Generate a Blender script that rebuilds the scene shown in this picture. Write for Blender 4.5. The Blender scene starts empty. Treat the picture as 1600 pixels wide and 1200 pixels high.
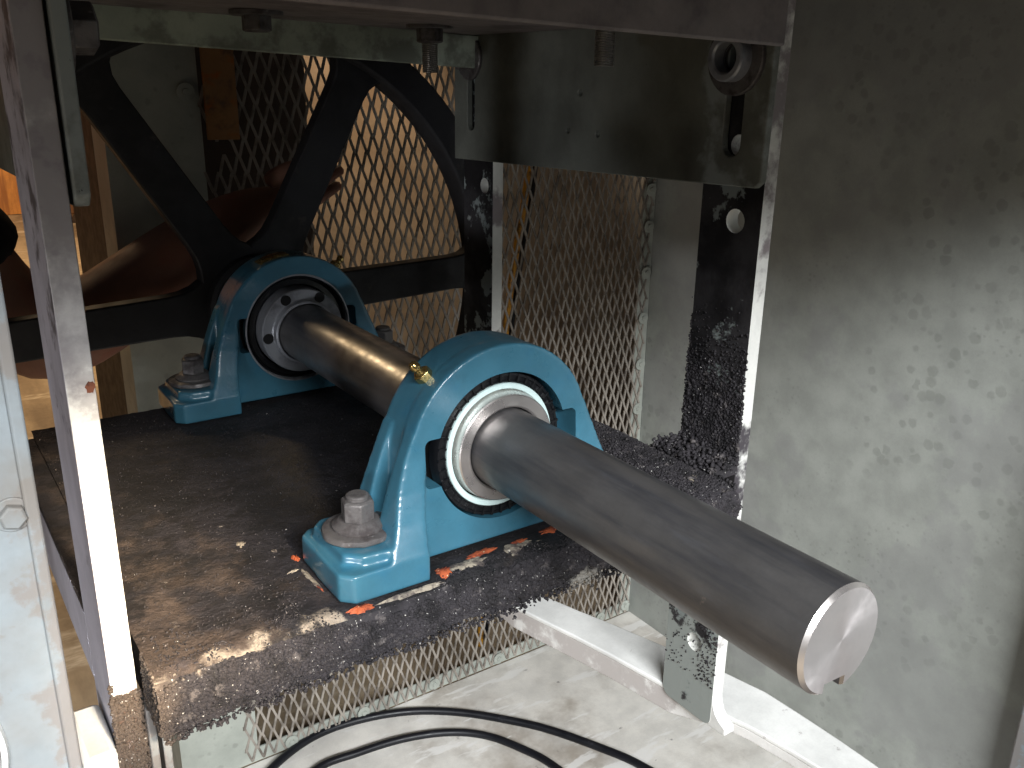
import bpy, bmesh, math, random
import numpy as np
from mathutils import Vector, Matrix, noise
from mathutils.geometry import tessellate_polygon

random.seed(7); np.random.seed(7)
SC = bpy.context.scene
COL = SC.collection
K = 0.001                                     # all lengths below are millimetres

# ------------------------------------------------------------------ camera
cam = bpy.data.cameras.new('camera'); camo = bpy.data.objects.new('camera', cam); COL.objects.link(camo)
w = Vector((-0.3187, 0.0833, -0.6012))
R = Matrix.Rotation(w.length, 3, w.normalized())
camo.matrix_world = Matrix.Translation(Vector((-348.28, -508.21, 255.37)) * K) @ (R @ Matrix(((1, 0, 0), (0, 0, -1), (0, 1, 0)))).to_4x4()
cam.sensor_width = 36; cam.lens = 1410.6 / 1600 * 36
cam.clip_start = .02; cam.clip_end = 60
SC.camera = camo

# ------------------------------------------------------------------ world and lamps
W = bpy.data.worlds.new('World'); SC.world = W; W.use_nodes = True
W.node_tree.nodes['Background'].inputs[0].default_value = (.75, .86, 1, 1)
W.node_tree.nodes['Background'].inputs[1].default_value = .04
SC.view_settings.view_transform = 'Standard'; SC.view_settings.look = 'None'
SC.view_settings.exposure = 0; SC.view_settings.gamma = 1
SC.cycles.use_denoising = True
SC.cycles.max_bounces = 7; SC.cycles.diffuse_bounces = 2
SC.cycles.sample_clamp_indirect = 6


def area(name, loc, tgt, sx, sy, power, col, spread=180):
    l = bpy.data.lights.new(name, 'AREA'); l.shape = 'RECTANGLE'; l.size = sx * K; l.size_y = sy * K
    l.energy = power; l.color = col; l.spread = math.radians(spread)
    o = bpy.data.objects.new(name, l); COL.objects.link(o)
    o.location = Vector(loc) * K
    o.rotation_euler = (Vector(tgt) - Vector(loc)).to_track_quat('-Z', 'Y').to_euler()
    return o


def spot(name, loc, tgt, ang, blend, power, col, rad=30):
    l = bpy.data.lights.new(name, 'SPOT'); l.spot_size = math.radians(ang); l.spot_blend = blend
    l.energy = power; l.color = col; l.shadow_soft_size = rad * K
    o = bpy.data.objects.new(name, l); COL.objects.link(o)
    o.location = Vector(loc) * K
    o.rotation_euler = (Vector(tgt) - Vector(loc)).to_track_quat('-Z', 'Y').to_euler()
    return o


# daylight entering through the open front of the cabinet
area('window_light', (-800, -2600, 1420), (60, 0, -200), 2000, 400, 240, (.95, .975, 1))
# added fill without a real window, brightens the left post's outer side
area('side_fill_light', (-2300, -1250, -420), (-283, 50, -60), 250, 400, .17, (.92, .94, 1), 11)
# hand lamp held at the left of the opening
spot('hand_lamp', (-205, -700, 300), (-246, 8, -42), 15.5, 1., 190, (1, .80, .56), 60)
# warm room lamps behind the machine
spot('room_lamp', (-235, 1300, 690), (-12, 310, 52), 12.5, .5, 25, (1, .72, .40), 30)
spot('board_lamp', (440, 790, 640), (455, 1180, 165), 56, 1., 11, (1, .82, .62), 40)
area('room_ceiling_lamp', (200, 4200, 2200), (300, 5200, -800), 1600, 1600, 150, (1, .72, .42))


# ------------------------------------------------------------------ materials
def lin(c):
    return tuple((x / 12.92 if x <= .04045 else ((x + .055) / 1.055) ** 2.4) for x in (v / 255 for v in c))


def M(name, base, rough=.55, metal=0., layers=(), bump=None, var=.12, spec=.4, coat=0., aniso=0.):
    """painted or bare surface: base colour, then layers of wear, dirt or painted-in light masked by noise in place"""
    m = bpy.data.materials.new(name); m.use_nodes = True
    nt = m.node_tree; N = nt.nodes; L = nt.links; N.clear()
    out = N.new('ShaderNodeOutputMaterial'); bs = N.new('ShaderNodeBsdfPrincipled')
    L.new(bs.outputs[0], out.inputs[0])
    geo = N.new('ShaderNodeNewGeometry')
    pos = geo.outputs['Position']
    sep = N.new('ShaderNodeSeparateXYZ'); L.new(pos, sep.inputs[0])

    def noise_(scale, det=5, rough_=.6, off=0., stretch=None):
        n = N.new('ShaderNodeTexNoise'); n.inputs['Scale'].default_value = scale
        n.inputs['Detail'].default_value = det; n.inputs['Roughness'].default_value = rough_
        mp = N.new('ShaderNodeMapping'); mp.inputs['Location'].default_value = (off, off * .7, off * 1.3)
        if stretch: mp.inputs['Scale'].default_value = stretch
        L.new(pos, mp.inputs[0]); L.new(mp.outputs[0], n.inputs['Vector'])
        return n.outputs[0]

    def maprange(v, a, b, c=0., d=1., smooth=True):
        r = N.new('ShaderNodeMapRange'); r.interpolation_type = 'SMOOTHSTEP' if smooth else 'LINEAR'
        L.new(v, r.inputs[0]); r.inputs[1].default_value = a; r.inputs[2].default_value = b
        r.inputs[3].default_value = c; r.inputs[4].default_value = d
        return r.outputs[0]

    def math_(op, a, b):
        q = N.new('ShaderNodeMath'); q.operation = op
        for i, v in enumerate((a, b)):
            if isinstance(v, (int, float)): q.inputs[i].default_value = v
            else: L.new(v, q.inputs[i])
        return q.outputs[0]

    def mix(f, a, b):
        q = N.new('ShaderNodeMix'); q.data_type = 'RGBA'
        if isinstance(f, float): q.inputs[0].default_value = f
        else: L.new(f, q.inputs[0])
        for i, v in ((6, a), (7, b)):
            if isinstance(v, tuple): q.inputs[i].default_value = (*v, 1)
            else: L.new(v, q.inputs[i])
        return q.outputs[2]
    b = lin(base)
    col = mix(maprange(noise_(18, 4, off=3.3), .3, .7), tuple(x * (1 - var) for x in b), tuple(min(1, x * (1 + var)) for x in b))
    fine = noise_(420, 3, off=9.1)
    col = mix(maprange(fine, .35, .75, 0, var * .8), col, tuple(x * .45 for x in b))
    ro = None; me = None
    for i, l in enumerate(layers):
        if l.get('spot'):
            v = N.new('ShaderNodeTexVoronoi'); v.inputs['Scale'].default_value = l['s']; v.inputs['Randomness'].default_value = 1
            warp = N.new('ShaderNodeVectorMath'); warp.operation = 'ADD'
            nz = N.new('ShaderNodeTexNoise'); nz.inputs['Scale'].default_value = l['s'] * 2.2
            L.new(pos, nz.inputs['Vector'])
            sc = N.new('ShaderNodeVectorMath'); sc.operation = 'SCALE'; sc.inputs['Scale'].default_value = .35 / l['s']
            L.new(nz.outputs['Color'], sc.inputs[0]); L.new(pos, warp.inputs[0]); L.new(sc.outputs[0], warp.inputs[1])
            L.new(warp.outputs[0], v.inputs['Vector'])
            sp = N.new('ShaderNodeSeparateColor'); L.new(v.outputs['Color'], sp.inputs[0])
            rad = maprange(sp.outputs[0], .35, 1, 0, l.get('r', .4), False)
            f = math_('MULTIPLY', maprange(math_('SUBTRACT', rad, v.outputs['Distance']), 0, .24), maprange(noise_(l.get('ms', 5), 2, off=l.get('off', 1)), l.get('lo', .4), l.get('hi', .6)))
        else:
            nv = noise_(l['s'], l.get('det', 6), l.get('nr', .62), off=l.get('off', i * 2.7 + 1), stretch=l.get('st'))
            for g in l.get('grad', ()):
                ax, v0, v1, k = g
                src = sep.outputs['XYZ'.index(ax)] if ax in 'XYZ' else None
                nv = math_('ADD', nv, maprange(src, v0 * K, v1 * K, 0, k, False) if v0 < v1 else maprange(src, v1 * K, v0 * K, k, 0, False))
            f = maprange(nv, l['lo'], l['hi'])
        if 'k' in l: f = math_('MULTIPLY', f, l['k'])
        col = mix(f, col, lin(l['c']))
        if 'rough' in l:
            ro = math_('ADD', math_('MULTIPLY', math_('SUBTRACT', 1., f), rough if ro is None else ro), math_('MULTIPLY', f, l['rough']))
        if 'metal' in l or metal:
            me = math_('ADD', math_('MULTIPLY', math_('SUBTRACT', 1., f), metal if me is None else me), math_('MULTIPLY', f, l.get('metal', 0.)))
    L.new(col, bs.inputs['Base Color'])
    rn = maprange(noise_(55, 5, off=5.5), .3, .7, -.07, .09)
    ro = math_('ADD', rough if ro is None else ro, rn)
    L.new(ro, bs.inputs['Roughness'])
    if me is None: bs.inputs['Metallic'].default_value = metal
    else: L.new(me, bs.inputs['Metallic'])
    bs.inputs['Specular IOR Level'].default_value = spec
    bs.inputs['Coat Weight'].default_value = coat; bs.inputs['Coat Roughness'].default_value = .15
    if bump:
        prev = None
        for (s, st, d) in bump:
            bn = N.new('ShaderNodeBump'); bn.inputs['Strength'].default_value = st; bn.inputs['Distance'].default_value = d * K
            L.new(noise_(s, 5, .65, off=s * .01), bn.inputs['Height'])
            if prev is not None: L.new(prev, bn.inputs['Normal'])
            prev = bn.outputs[0]
        L.new(prev, bs.inputs['Normal'])
    return m


SOOT = (44, 40, 43)
mt = {}
mt['blue'] = M('blue_enamel', (56, 104, 123), .33, 0, [dict(c=(30, 96, 128), s=30, lo=.5, hi=.75, k=.5), dict(c=(180, 205, 210), s=240, lo=.74, hi=.8, k=.6), dict(c=(40, 60, 70), s=14, lo=.62, hi=.8, k=.5)],
               bump=[(300, .22, .7), (40, .10, 2.)], spec=.5, coat=.5)
mt['shaft'] = M('dark_rolled_steel', (108, 106, 105), .38, .62, [dict(c=(84, 84, 88), s=24, lo=.40, hi=.72, st=(3, .3, 3), rough=.36, metal=.62), dict(c=(124, 127, 134), s=40, lo=.55, hi=.8, st=(2, .4, 2), k=.4, metal=.62),
                 dict(c=(150, 140, 130), s=70, lo=.70, hi=.76, k=.7, rough=.5, metal=.6)], bump=[(500, .08, .3)], var=.1)
mt['steel'] = M('machined_steel', (206, 200, 196), .30, .85, [dict(c=(176, 168, 162), s=20, lo=.45, hi=.9, k=.35, metal=.85)], var=.03)
mt['endface'] = M('turned_steel', (206, 201, 199), .42, .8, [dict(c=(170, 160, 160), s=20, lo=.4, hi=.8, k=.5, metal=.75)], var=.04)
_m = mt['endface'].node_tree; _b = next(n for n in _m.nodes if n.type == 'BSDF_PRINCIPLED')
_t = _m.nodes.new('ShaderNodeTangent'); _t.direction_type = 'RADIAL'; _t.axis = 'Y'
_b.inputs['Anisotropic'].default_value = .55; _m.links.new(_t.outputs[0], _b.inputs['Tangent'])
mt['white_ring'] = M('pale_shield', (206, 228, 226), .35, .1, [], var=.05)
mt['rubber'] = M('black_rubber', (16, 17, 20), .36, 0, [], bump=[(300, .1, .5)], spec=.5)
mt['dark'] = M('recess_shade', (12, 12, 13), .7)  # near-black standing in for the shade inside holes and recesses
mt['collar'] = M('collar_steel', (150, 153, 158), .36, .35, [dict(c=(110, 110, 114), s=40, lo=.5, hi=.7, metal=.35)], var=.1)
mt['brass'] = M('plated_brass', (205, 180, 120), .24, .95, [dict(c=(150, 125, 70), s=120, lo=.45, hi=.7, metal=.9)], var=.1)
mt['dirtybolt'] = M('greasy_bolt_steel', (110, 107, 106), .45, .55, [dict(c=(62, 57, 57), s=60, lo=.42, hi=.66, rough=.85, metal=0.), dict(c=(150, 146, 144), s=150, lo=.62, hi=.74, rough=.4, metal=.7)], bump=[(160, .5, 1.2)])
mt['crust'] = M('soot_crust', (46, 43, 46), .8, 0, [dict(c=(24, 22, 24), s=45, lo=.45, hi=.65), dict(c=(104, 98, 96), s=90, lo=.56, hi=.70, k=.7, det=8), dict(c=(150, 146, 138), s=34, lo=.78, hi=.92, k=.8, det=9, grad=[('X', 10, 50, .22), ('X', 90, 130, -.3)]), dict(c=(96, 84, 74), s=10, lo=.62, hi=.90, k=.7, grad=[('X', -245, -270, .40)]), dict(c=(140, 130, 118), s=34, lo=1.12, hi=1.22, det=8, grad=[('Z', -90, -78, .20), ('Y', -8, -24, .25), ('X', -130, -170, .2)]),
               dict(c=(205, 202, 196), s=420, lo=.64, hi=.70, rough=.2)], bump=[(500, .7, 1.)])  # pale specks paint glints on the grains
mt['shelf'] = M('sooted_plate', (38, 36, 40), .7, 0, [dict(c=(20, 19, 21), s=16, lo=.45, hi=.62), dict(c=(76, 65, 58), s=22, lo=.72, hi=.98, k=.8, det=9, grad=[('X', -110, -255, .30), ('Y', 190, 20, .14)]), dict(c=(140, 130, 118), s=34, lo=.92, hi=1.04, det=8, grad=[('Y', 4, -20, .30), ('X', -130, -165, .20), ('X', -205, -245, -.16)]),  # brown front left paints in the hand lamp's warm pool
               dict(c=(26, 24, 25), s=55, lo=.54, hi=.64, k=.85, det=8), dict(c=(62, 57, 60), s=40, lo=.60, hi=.75, k=.7), dict(c=(150, 142, 134), s=60, lo=.69, hi=.75, k=.7), dict(c=(235, 225, 205), s=700, lo=.80, hi=.83, rough=.2)],  # finest pale dots are painted sparkle on the soot
               bump=[(150, .9, 2.6), (430, .8, 1.3)])
mt['palecrust'] = M('pale_residue', (150, 140, 124), .8, 0, [dict(c=(80, 72, 68), s=120, lo=.42, hi=.6), dict(c=(205, 198, 184), s=200, lo=.60, hi=.70)], bump=[(350, .8, 1.2)])
mt['rust'] = M('orange_rust', (168, 82, 46), .75, 0, [dict(c=(110, 48, 30), s=120, lo=.45, hi=.6), dict(c=(225, 200, 160), s=150, lo=.60, hi=.68)], bump=[(300, .6, 1.)])
mt['oldrust'] = M('old_rust', (128, 78, 58), .8, 0, [dict(c=(90, 52, 40), s=200, lo=.45, hi=.6)], bump=[(300, .6, .6)])
GREY = (170, 174, 165)
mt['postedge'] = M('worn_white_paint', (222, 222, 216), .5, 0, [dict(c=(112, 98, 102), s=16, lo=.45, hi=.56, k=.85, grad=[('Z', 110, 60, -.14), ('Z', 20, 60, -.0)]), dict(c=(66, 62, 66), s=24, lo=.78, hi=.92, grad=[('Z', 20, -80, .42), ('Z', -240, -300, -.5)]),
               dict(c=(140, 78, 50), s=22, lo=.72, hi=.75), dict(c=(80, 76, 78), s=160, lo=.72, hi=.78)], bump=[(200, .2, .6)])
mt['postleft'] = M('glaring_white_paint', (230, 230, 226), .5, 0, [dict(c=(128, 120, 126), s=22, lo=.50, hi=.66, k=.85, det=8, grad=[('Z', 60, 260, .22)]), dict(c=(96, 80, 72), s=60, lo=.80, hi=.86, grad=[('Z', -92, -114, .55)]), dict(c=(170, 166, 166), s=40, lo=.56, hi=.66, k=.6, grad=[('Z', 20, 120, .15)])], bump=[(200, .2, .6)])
mt['postface'] = M('sooted_paint', (58, 56, 58), .75, 0, [dict(c=(26, 24, 26), s=14, lo=.40, hi=.60), dict(c=(134, 142, 140), s=24, lo=.565, hi=.61, off=4.6), dict(c=(150, 156, 152), s=30, lo=.62, hi=.7, grad=[('Z', -215, -300, .3)])],
               bump=[(120, .3, 1.2)])
mt['postside'] = M('grey_dusty_paint', (172, 170, 180), .6, 0, [dict(c=(122, 118, 126), s=12, lo=.46, hi=.70, k=.6, st=(1, 1, .35)), dict(c=(90, 86, 90), s=30, lo=.62, hi=.76, grad=[('Z', -40, 250, .16)])], bump=[(160, .2, .6)])
mt['sheet'] = M('grey_green_paint', GREY, .5, 0, [dict(c=(140, 144, 134), s=4, lo=.42, hi=.74, k=.4), dict(c=(120, 122, 114), s=75, spot=1, r=.5, k=.4), dict(c=(90, 86, 82), s=300, lo=.72, hi=.78, k=.7)], bump=[(260, .12, .4)])
mt['wall'] = M('grey_green_wall_paint', (160, 163, 157), .48, 0, [dict(c=(138, 142, 138), s=2.2, lo=.42, hi=.74, k=.3, off=2.2), dict(c=(100, 104, 97), s=58, spot=1, r=.66, k=.28, ms=4, lo=.47, hi=.62), dict(c=(92, 95, 88), s=95, spot=1, r=.62, k=.28, ms=5, off=7, lo=.48, hi=.64),
               dict(c=(142, 142, 142), s=3, lo=.5, hi=.54, k=.35, det=8, off=5.2), dict(c=(60, 52, 46), s=90, lo=.755, hi=.77, k=.8)], bump=[(220, .10, .4)])
mt['floor'] = M('dusty_white_paint', (226, 222, 214), .5, 0, [dict(c=(150, 138, 124), s=5, lo=.46, hi=.70, k=.8), dict(c=(96, 90, 88), s=34, lo=.66, hi=.74, k=.8), dict(c=(240, 238, 234), s=7, lo=.55, hi=.62, k=.7, st=(1, 4, 1), off=8)], bump=[(200, .12, .5)])
mt['rail'] = M('white_rail_paint', (232, 232, 228), .48, 0, [dict(c=(150, 140, 136), s=60, lo=.66, hi=.74, k=.6)], bump=[(200, .1, .4)])
mt['raildust'] = M('rail_dust', (224, 222, 218), .7, 0, [dict(c=(186, 180, 176), s=40, lo=.62, hi=.80, grad=[('Y', 10, 90, .3)])], bump=[(300, .6, .8)])
mt['mesh'] = M('galvanized_strand', (158, 150, 140), .55, .1, [dict(c=(112, 104, 96), s=30, lo=.45, hi=.65, metal=.1)], var=.15)
mt['wheel'] = M('black_wheel_iron', (40, 40, 43), .62, .1, [dict(c=(24, 23, 25), s=12, lo=.42, hi=.62), dict(c=(64, 58, 54), s=40, lo=.62, hi=.74, k=.6)], bump=[(120, .2, 1.)])
mt['plum'] = M('plum_primer', (124, 116, 114), .55, 0, [dict(c=(76, 68, 72), s=14, lo=.45, hi=.65, k=.7), dict(c=(150, 138, 130), s=180, lo=.70, hi=.76, k=.5)], bump=[(240, .15, .5)])
mt['flange'] = M('flange_paint', (166, 176, 160), .55, 0, [dict(c=(100, 102, 92), s=26, lo=.50, hi=.68, k=.7, grad=[('Z', 300, 272, .14)])], bump=[(200, .2, .6)])
mt['plate'] = M('slot_plate_paint', (116, 119, 111), .62, .0, [dict(c=(66, 66, 60), s=9, lo=.34, hi=.74, k=.7), dict(c=(150, 158, 156), s=16, lo=.54, hi=.68, k=.7, off=1.9, grad=[('Y', 110, 50, .15), ('Z', 215, 175, .05), ('Y', 60, 110, -.35)]), dict(c=(40, 38, 36), s=200, lo=.68, hi=.75)], bump=[(160, .25, .6)])
mt['panel'] = M('left_panel_paint', (132, 140, 144), .5, 0, [dict(c=(150, 146, 140), s=6, lo=.46, hi=.74, k=.45), dict(c=(128, 122, 118), s=60, lo=.60, hi=.68, k=.8, grad=[('X', -336, -326, .17), ('Z', 120, 70, .06)]), dict(c=(120, 114, 106), s=12, lo=.52, hi=.78, k=.8, grad=[('Z', 130, 200, .2)])], bump=[(200, .15, .5)])
mt['cable'] = M('black_cable', (17, 18, 24), .42, 0, [dict(c=(60, 60, 66), s=60, lo=.62, hi=.76, k=.6)], spec=.4)
mt['skin'] = M('skin', (140, 100, 82), .6, 0, [dict(c=(160, 84, 66), s=14, lo=.45, hi=.7, k=.5)], bump=[(300, .1, .3)])
mt['shirt'] = M('black_cloth', (14, 13, 14), .9, 0, [], bump=[(60, .4, 2.)])
mt['hair'] = M('brown_hair', (40, 26, 18), .6)
mt['tan'] = M('tan_board', (190, 164, 134), .8, 0, [dict(c=(150, 120, 90), s=4, lo=.42, hi=.66, k=.7), dict(c=(120, 84, 56), s=14, lo=.62, hi=.75, k=.5)], bump=[(60, .1, 1.)])
mt['orange'] = M('orange_wood', (196, 130, 60), .6, 0, [dict(c=(150, 92, 40), s=6, lo=.4, hi=.7, st=(4, 4, .4))])
mt['brown'] = M('brown_wood', (110, 72, 36), .65, 0, [dict(c=(80, 50, 26), s=8, lo=.4, hi=.7, st=(4, 4, .4))])
mt['rustboard'] = M('rusty_board', (160, 116, 74), .8, 0, [dict(c=(96, 78, 62), s=26, lo=.46, hi=.62, k=.8), dict(c=(176, 100, 40), s=40, lo=.55, hi=.7)])
mt['roomfloor'] = M('worn_concrete', (166, 148, 122), .6, 0, [dict(c=(120, 104, 84), s=1.6, lo=.42, hi=.66, st=(3, .6, 1)), dict(c=(214, 200, 178), s=3, lo=.55, hi=.7, st=(1, 3, 1))])
mt['yellow'] = M('yellow_hose', (210, 150, 50), .5, 0, [dict(c=(120, 84, 36), s=60, lo=.5, hi=.6)])
mt['darkcab'] = M('dark_brown_steel', (58, 46, 38), .6)
mt['zinc'] = M('zinc_thread', (170, 168, 164), .35, .9)


# ------------------------------------------------------------------ mesh helpers
class MB:
    def __init__(s): s.v = []; s.f = []; s.m = []

    def add(s, vs, fs, mi=0):
        o = len(s.v); s.v += [tuple(p) for p in vs]
        for i, f in enumerate(fs):
            s.f.append([k + o for k in f]); s.m.append(mi[i] if isinstance(mi, (list, tuple)) else mi)
        return s

    def box(s, x0, x1, y0, y1, z0, z1, mi=0, sides=None):
        v = [(x, y, z) for z in (z0, z1) for y in (y0, y1) for x in (x0, x1)]
        f = [(0, 4, 6, 2), (1, 3, 7, 5), (0, 1, 5, 4), (2, 6, 7, 3), (0, 2, 3, 1), (4, 5, 7, 6)]   # -x +x -y +y -z +z
        m = [mi] * 6
        for k, val in (sides or {}).items(): m['-x +x -y +y -z +z'.split().index(k)] = val
        return s.add(v, f, m)

    def prism(s, outer, a0, a1, axis='y', holes=(), mi=0, mside=None, mcap0=None, mhole=None):
        """extrude a 2-D outline with holes along an axis: x:(y,z) y:(x,z) z:(x,y)"""
        loops = [list(outer)] + [list(h) for h in holes]
        def P(p, a): return {'x': (a, p[0], p[1]), 'y': (p[0], a, p[1]), 'z': (p[0], p[1], a)}[axis]
        flat = [p for l in loops for p in l]; n = len(flat)
        tris = tessellate_polygon([[Vector((p[0], p[1], 0)) for p in l] for l in loops])
        vs = [P(p, a0) for p in flat] + [P(p, a1) for p in flat]
        fs = []; ms = []
        for t in tris:
            fs.append(tuple(t)); ms.append(mi if mcap0 is None else mcap0)
            fs.append(tuple(k + n for k in t)); ms.append(mi)
        o = 0
        for li, l in enumerate(loops):
            for i in range(len(l)):
                j = (i + 1) % len(l)
                fs.append((o + i, o + j, o + j + n, o + i + n))
                ms.append((mside if mside is not None else mi) if (li == 0 or mhole is None) else mhole)
            o += len(l)
        return s.add(vs, fs, ms)

    def lathe(s, prof, c, d, n=48, mi=0, closed=False):
        """prof: (radius, distance along d)"""
        d = Vector(d).normalized(); a = d.orthogonal().normalized(); b = d.cross(a); c = Vector(c)
        vs = []
        for r, t in prof:
            for k in range(n):
                q = 2 * math.pi * k / n
                vs.append(c + d * t + (a * math.cos(q) + b * math.sin(q)) * max(r, 1e-4))
        fs = []
        for i in range(len(prof) - (0 if closed else 1)):
            i2 = (i + 1) % len(prof)
            for k in range(n):
                k2 = (k + 1) % n
                fs.append((i * n + k, i * n + k2, i2 * n + k2, i2 * n + k))
        return s.add(vs, fs, mi)

    def tube(s, pts, r, n=10, mi=0, cap=True):
        pts = [Vector(p) for p in pts]; rs = r if isinstance(r, (list, tuple)) else [r] * len(pts)
        vs = []; up = Vector((0, 0, 1)); pa = None
        for i, p in enumerate(pts):
            t = (pts[min(i + 1, len(pts) - 1)] - pts[max(i - 1, 0)]).normalized()
            if pa is None:
                a = t.orthogonal().normalized()
            else:
                a = (pa - t * pa.dot(t)).normalized()
            pa = a; b = t.cross(a)
            for k in range(n):
                q = 2 * math.pi * k / n
                vs.append(p + (a * math.cos(q) + b * math.sin(q)) * rs[i])
        fs = [(i * n + k, i * n + (k + 1) % n, (i + 1) * n + (k + 1) % n, (i + 1) * n + k) for i in range(len(pts) - 1) for k in range(n)]
        if cap:
            fs.append(tuple(range(n))); fs.append(tuple((len(pts) - 1) * n + k for k in range(n)))
        return s.add(vs, fs, mi)

    def hexa(s, c, d, af, t0, t1, ch=1.2, mi=0, rot=0.):
        """hexagon nut or head, across flats af, chamfered at the outer end"""
        d = Vector(d).normalized(); a = d.orthogonal().normalized(); b = d.cross(a); c = Vector(c)
        R_ = af / math.sqrt(3)
        vs = []
        for r, t in ((R_, t0), (R_, t1 - ch), (af * .5 * .93, t1)):
            for k in range(6):
                q = rot + math.pi / 3 * k
                vs.append(c + d * t + (a * math.cos(q) + b * math.sin(q)) * r)
        fs = [(i * 6 + k, i * 6 + (k + 1) % 6, (i + 1) * 6 + (k + 1) % 6, (i + 1) * 6 + k) for i in range(2) for k in range(6)]
        fs += [tuple(range(6)), tuple(range(12, 18))]
        return s.add(vs, fs, mi)

    def mesh(s, name, org=(0, 0, 0), smooth=35):
        me = bpy.data.meshes.new(name)
        me.from_pydata([((p[0] - org[0]) * K, (p[1] - org[1]) * K, (p[2] - org[2]) * K) for p in s.v], [], s.f)
        me.polygons.foreach_set('material_index', s.m)
        bm = bmesh.new(); bm.from_mesh(me); bmesh.ops.recalc_face_normals(bm, faces=bm.faces); bm.to_mesh(me); bm.free()
        if smooth:
            me.polygons.foreach_set('use_smooth', [True] * len(me.polygons)); me.set_sharp_from_angle(angle=math.radians(smooth))
        me.update()
        return me

    def build(s, name, mats, parent=None, bevel=0., smooth=35, seg=2, **kw):
        org = tuple(v / K for v in parent.matrix_world.translation) if parent else kw.get('org', (0, 0, 0))
        me = s.mesh(name, org, smooth)
        return link(name, me, mats, parent, bevel, seg, org)


def link(name, me, mats, parent=None, bevel=0., seg=2, org=(0, 0, 0)):
    for m in (mats if isinstance(mats, (list, tuple)) else [mats]):
        if len(me.materials) < 8: me.materials.append(mt[m] if isinstance(m, str) else m)
    o = bpy.data.objects.new(name, me); COL.objects.link(o)
    if parent: o.parent = parent
    else: o.location = Vector(org) * K
    if bevel:
        b = o.modifiers.new('edge', 'BEVEL'); b.width = bevel * K; b.segments = seg; b.limit_method = 'ANGLE'; b.angle_limit = math.radians(40)
        b.harden_normals = False
    return o


def thing(name, label, cat, loc, group=None):
    o = bpy.data.objects.new(name, None); COL.objects.link(o); o.location = Vector(loc) * K
    o.empty_display_size = .02
    o['label'] = label; o['category'] = cat
    if group: o['group'] = group
    bpy.context.view_layer.update()
    o.matrix_world = Matrix.Translation(o.location)
    return o


def tag(o, label=None, cat=None, group=None, kind=None):
    if label: o['label'] = label
    if cat: o['category'] = cat
    if group: o['group'] = group
    if kind: o['kind'] = kind
    return o


def circle(cx, cy, r, n=24, a0=0.):
    return [(cx + r * math.cos(a0 + 2 * math.pi * k / n), cy + r * math.sin(a0 + 2 * math.pi * k / n)) for k in range(n)]


def rrect(x0, x1, y0, y1, r, n=5):
    out = []
    for cx, cy, a in ((x1 - r, y1 - r, 0), (x0 + r, y1 - r, 90), (x0 + r, y0 + r, 180), (x1 - r, y0 + r, 270)):
        for k in range(n + 1):
            q = math.radians(a + 90 * k / n); out.append((cx + r * math.cos(q), cy + r * math.sin(q)))
    return out


def fract(p, s, oct_=4):
    return noise.fractal(Vector(p) * s, 1.0, 2.1, oct_)


FLOOR_Z = -800
# ------------------------------------------------------------------ setting: pan, wall, back sheet, added shading roof
b = MB(); nx, ny = 60, 60
for j in range(ny + 1):
    for i in range(nx + 1):
        x = -112 + 916 * i / nx; y = -60 + 760 * j / ny
        b.v.append((x, y, FLOOR_Z + 1.5 * fract((x, y, 0), .004)))
for j in range(ny):
    for i in range(nx):
        q = j * (nx + 1) + i; b.f.append([q, q + 1, q + nx + 2, q + nx + 1]); b.m.append(0)
tag(b.build('floor_pan', 'floor', smooth=60), kind='structure')

b = MB(); b.box(804, 812, -900, 706, FLOOR_Z - 20, 452)
tag(b.build('cabinet_wall', 'wall', bevel=1), 'broad grey green painted wall panel spotted with dark water stains at right', 'wall')
b = MB(); b.box(764, 803, -200, -84, FLOOR_Z + 3, 440)
tag(b.build('door_jamb', 'panel', bevel=4), 'pale dirty upright jamb cut by the lower right corner of the photo', 'jamb')
b = MB(); b.box(-1900, 804, -760, 706, 456, 462)  # unseen roof, dark and widened left to keep light off the back
tag(b.build('shading_roof', 'darkcab'), kind='structure')

# back sheet with a rectangular opening covered by expanded metal
t = thing('back_sheet', 'grey green painted back sheet with a large opening behind the mesh', 'sheet', (340, 700, FLOOR_Z))
b = MB(); b.prism([(-112, FLOOR_Z + 3), (803, FLOOR_Z + 3), (803, 454), (-112, 454)], 700, 703, 'y', [[(6, -772), (775, -772), (775, 330), (6, 330)]])
b.build('sheet_panel', 'sheet', t)
b = MB(); b.box(-112, -109.5, 703, 770, FLOOR_Z + 3, 454); b.box(-109, -40, 767, 770, FLOOR_Z + 3, 454)
b.build('folded_edge', 'sheet', t)

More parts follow.
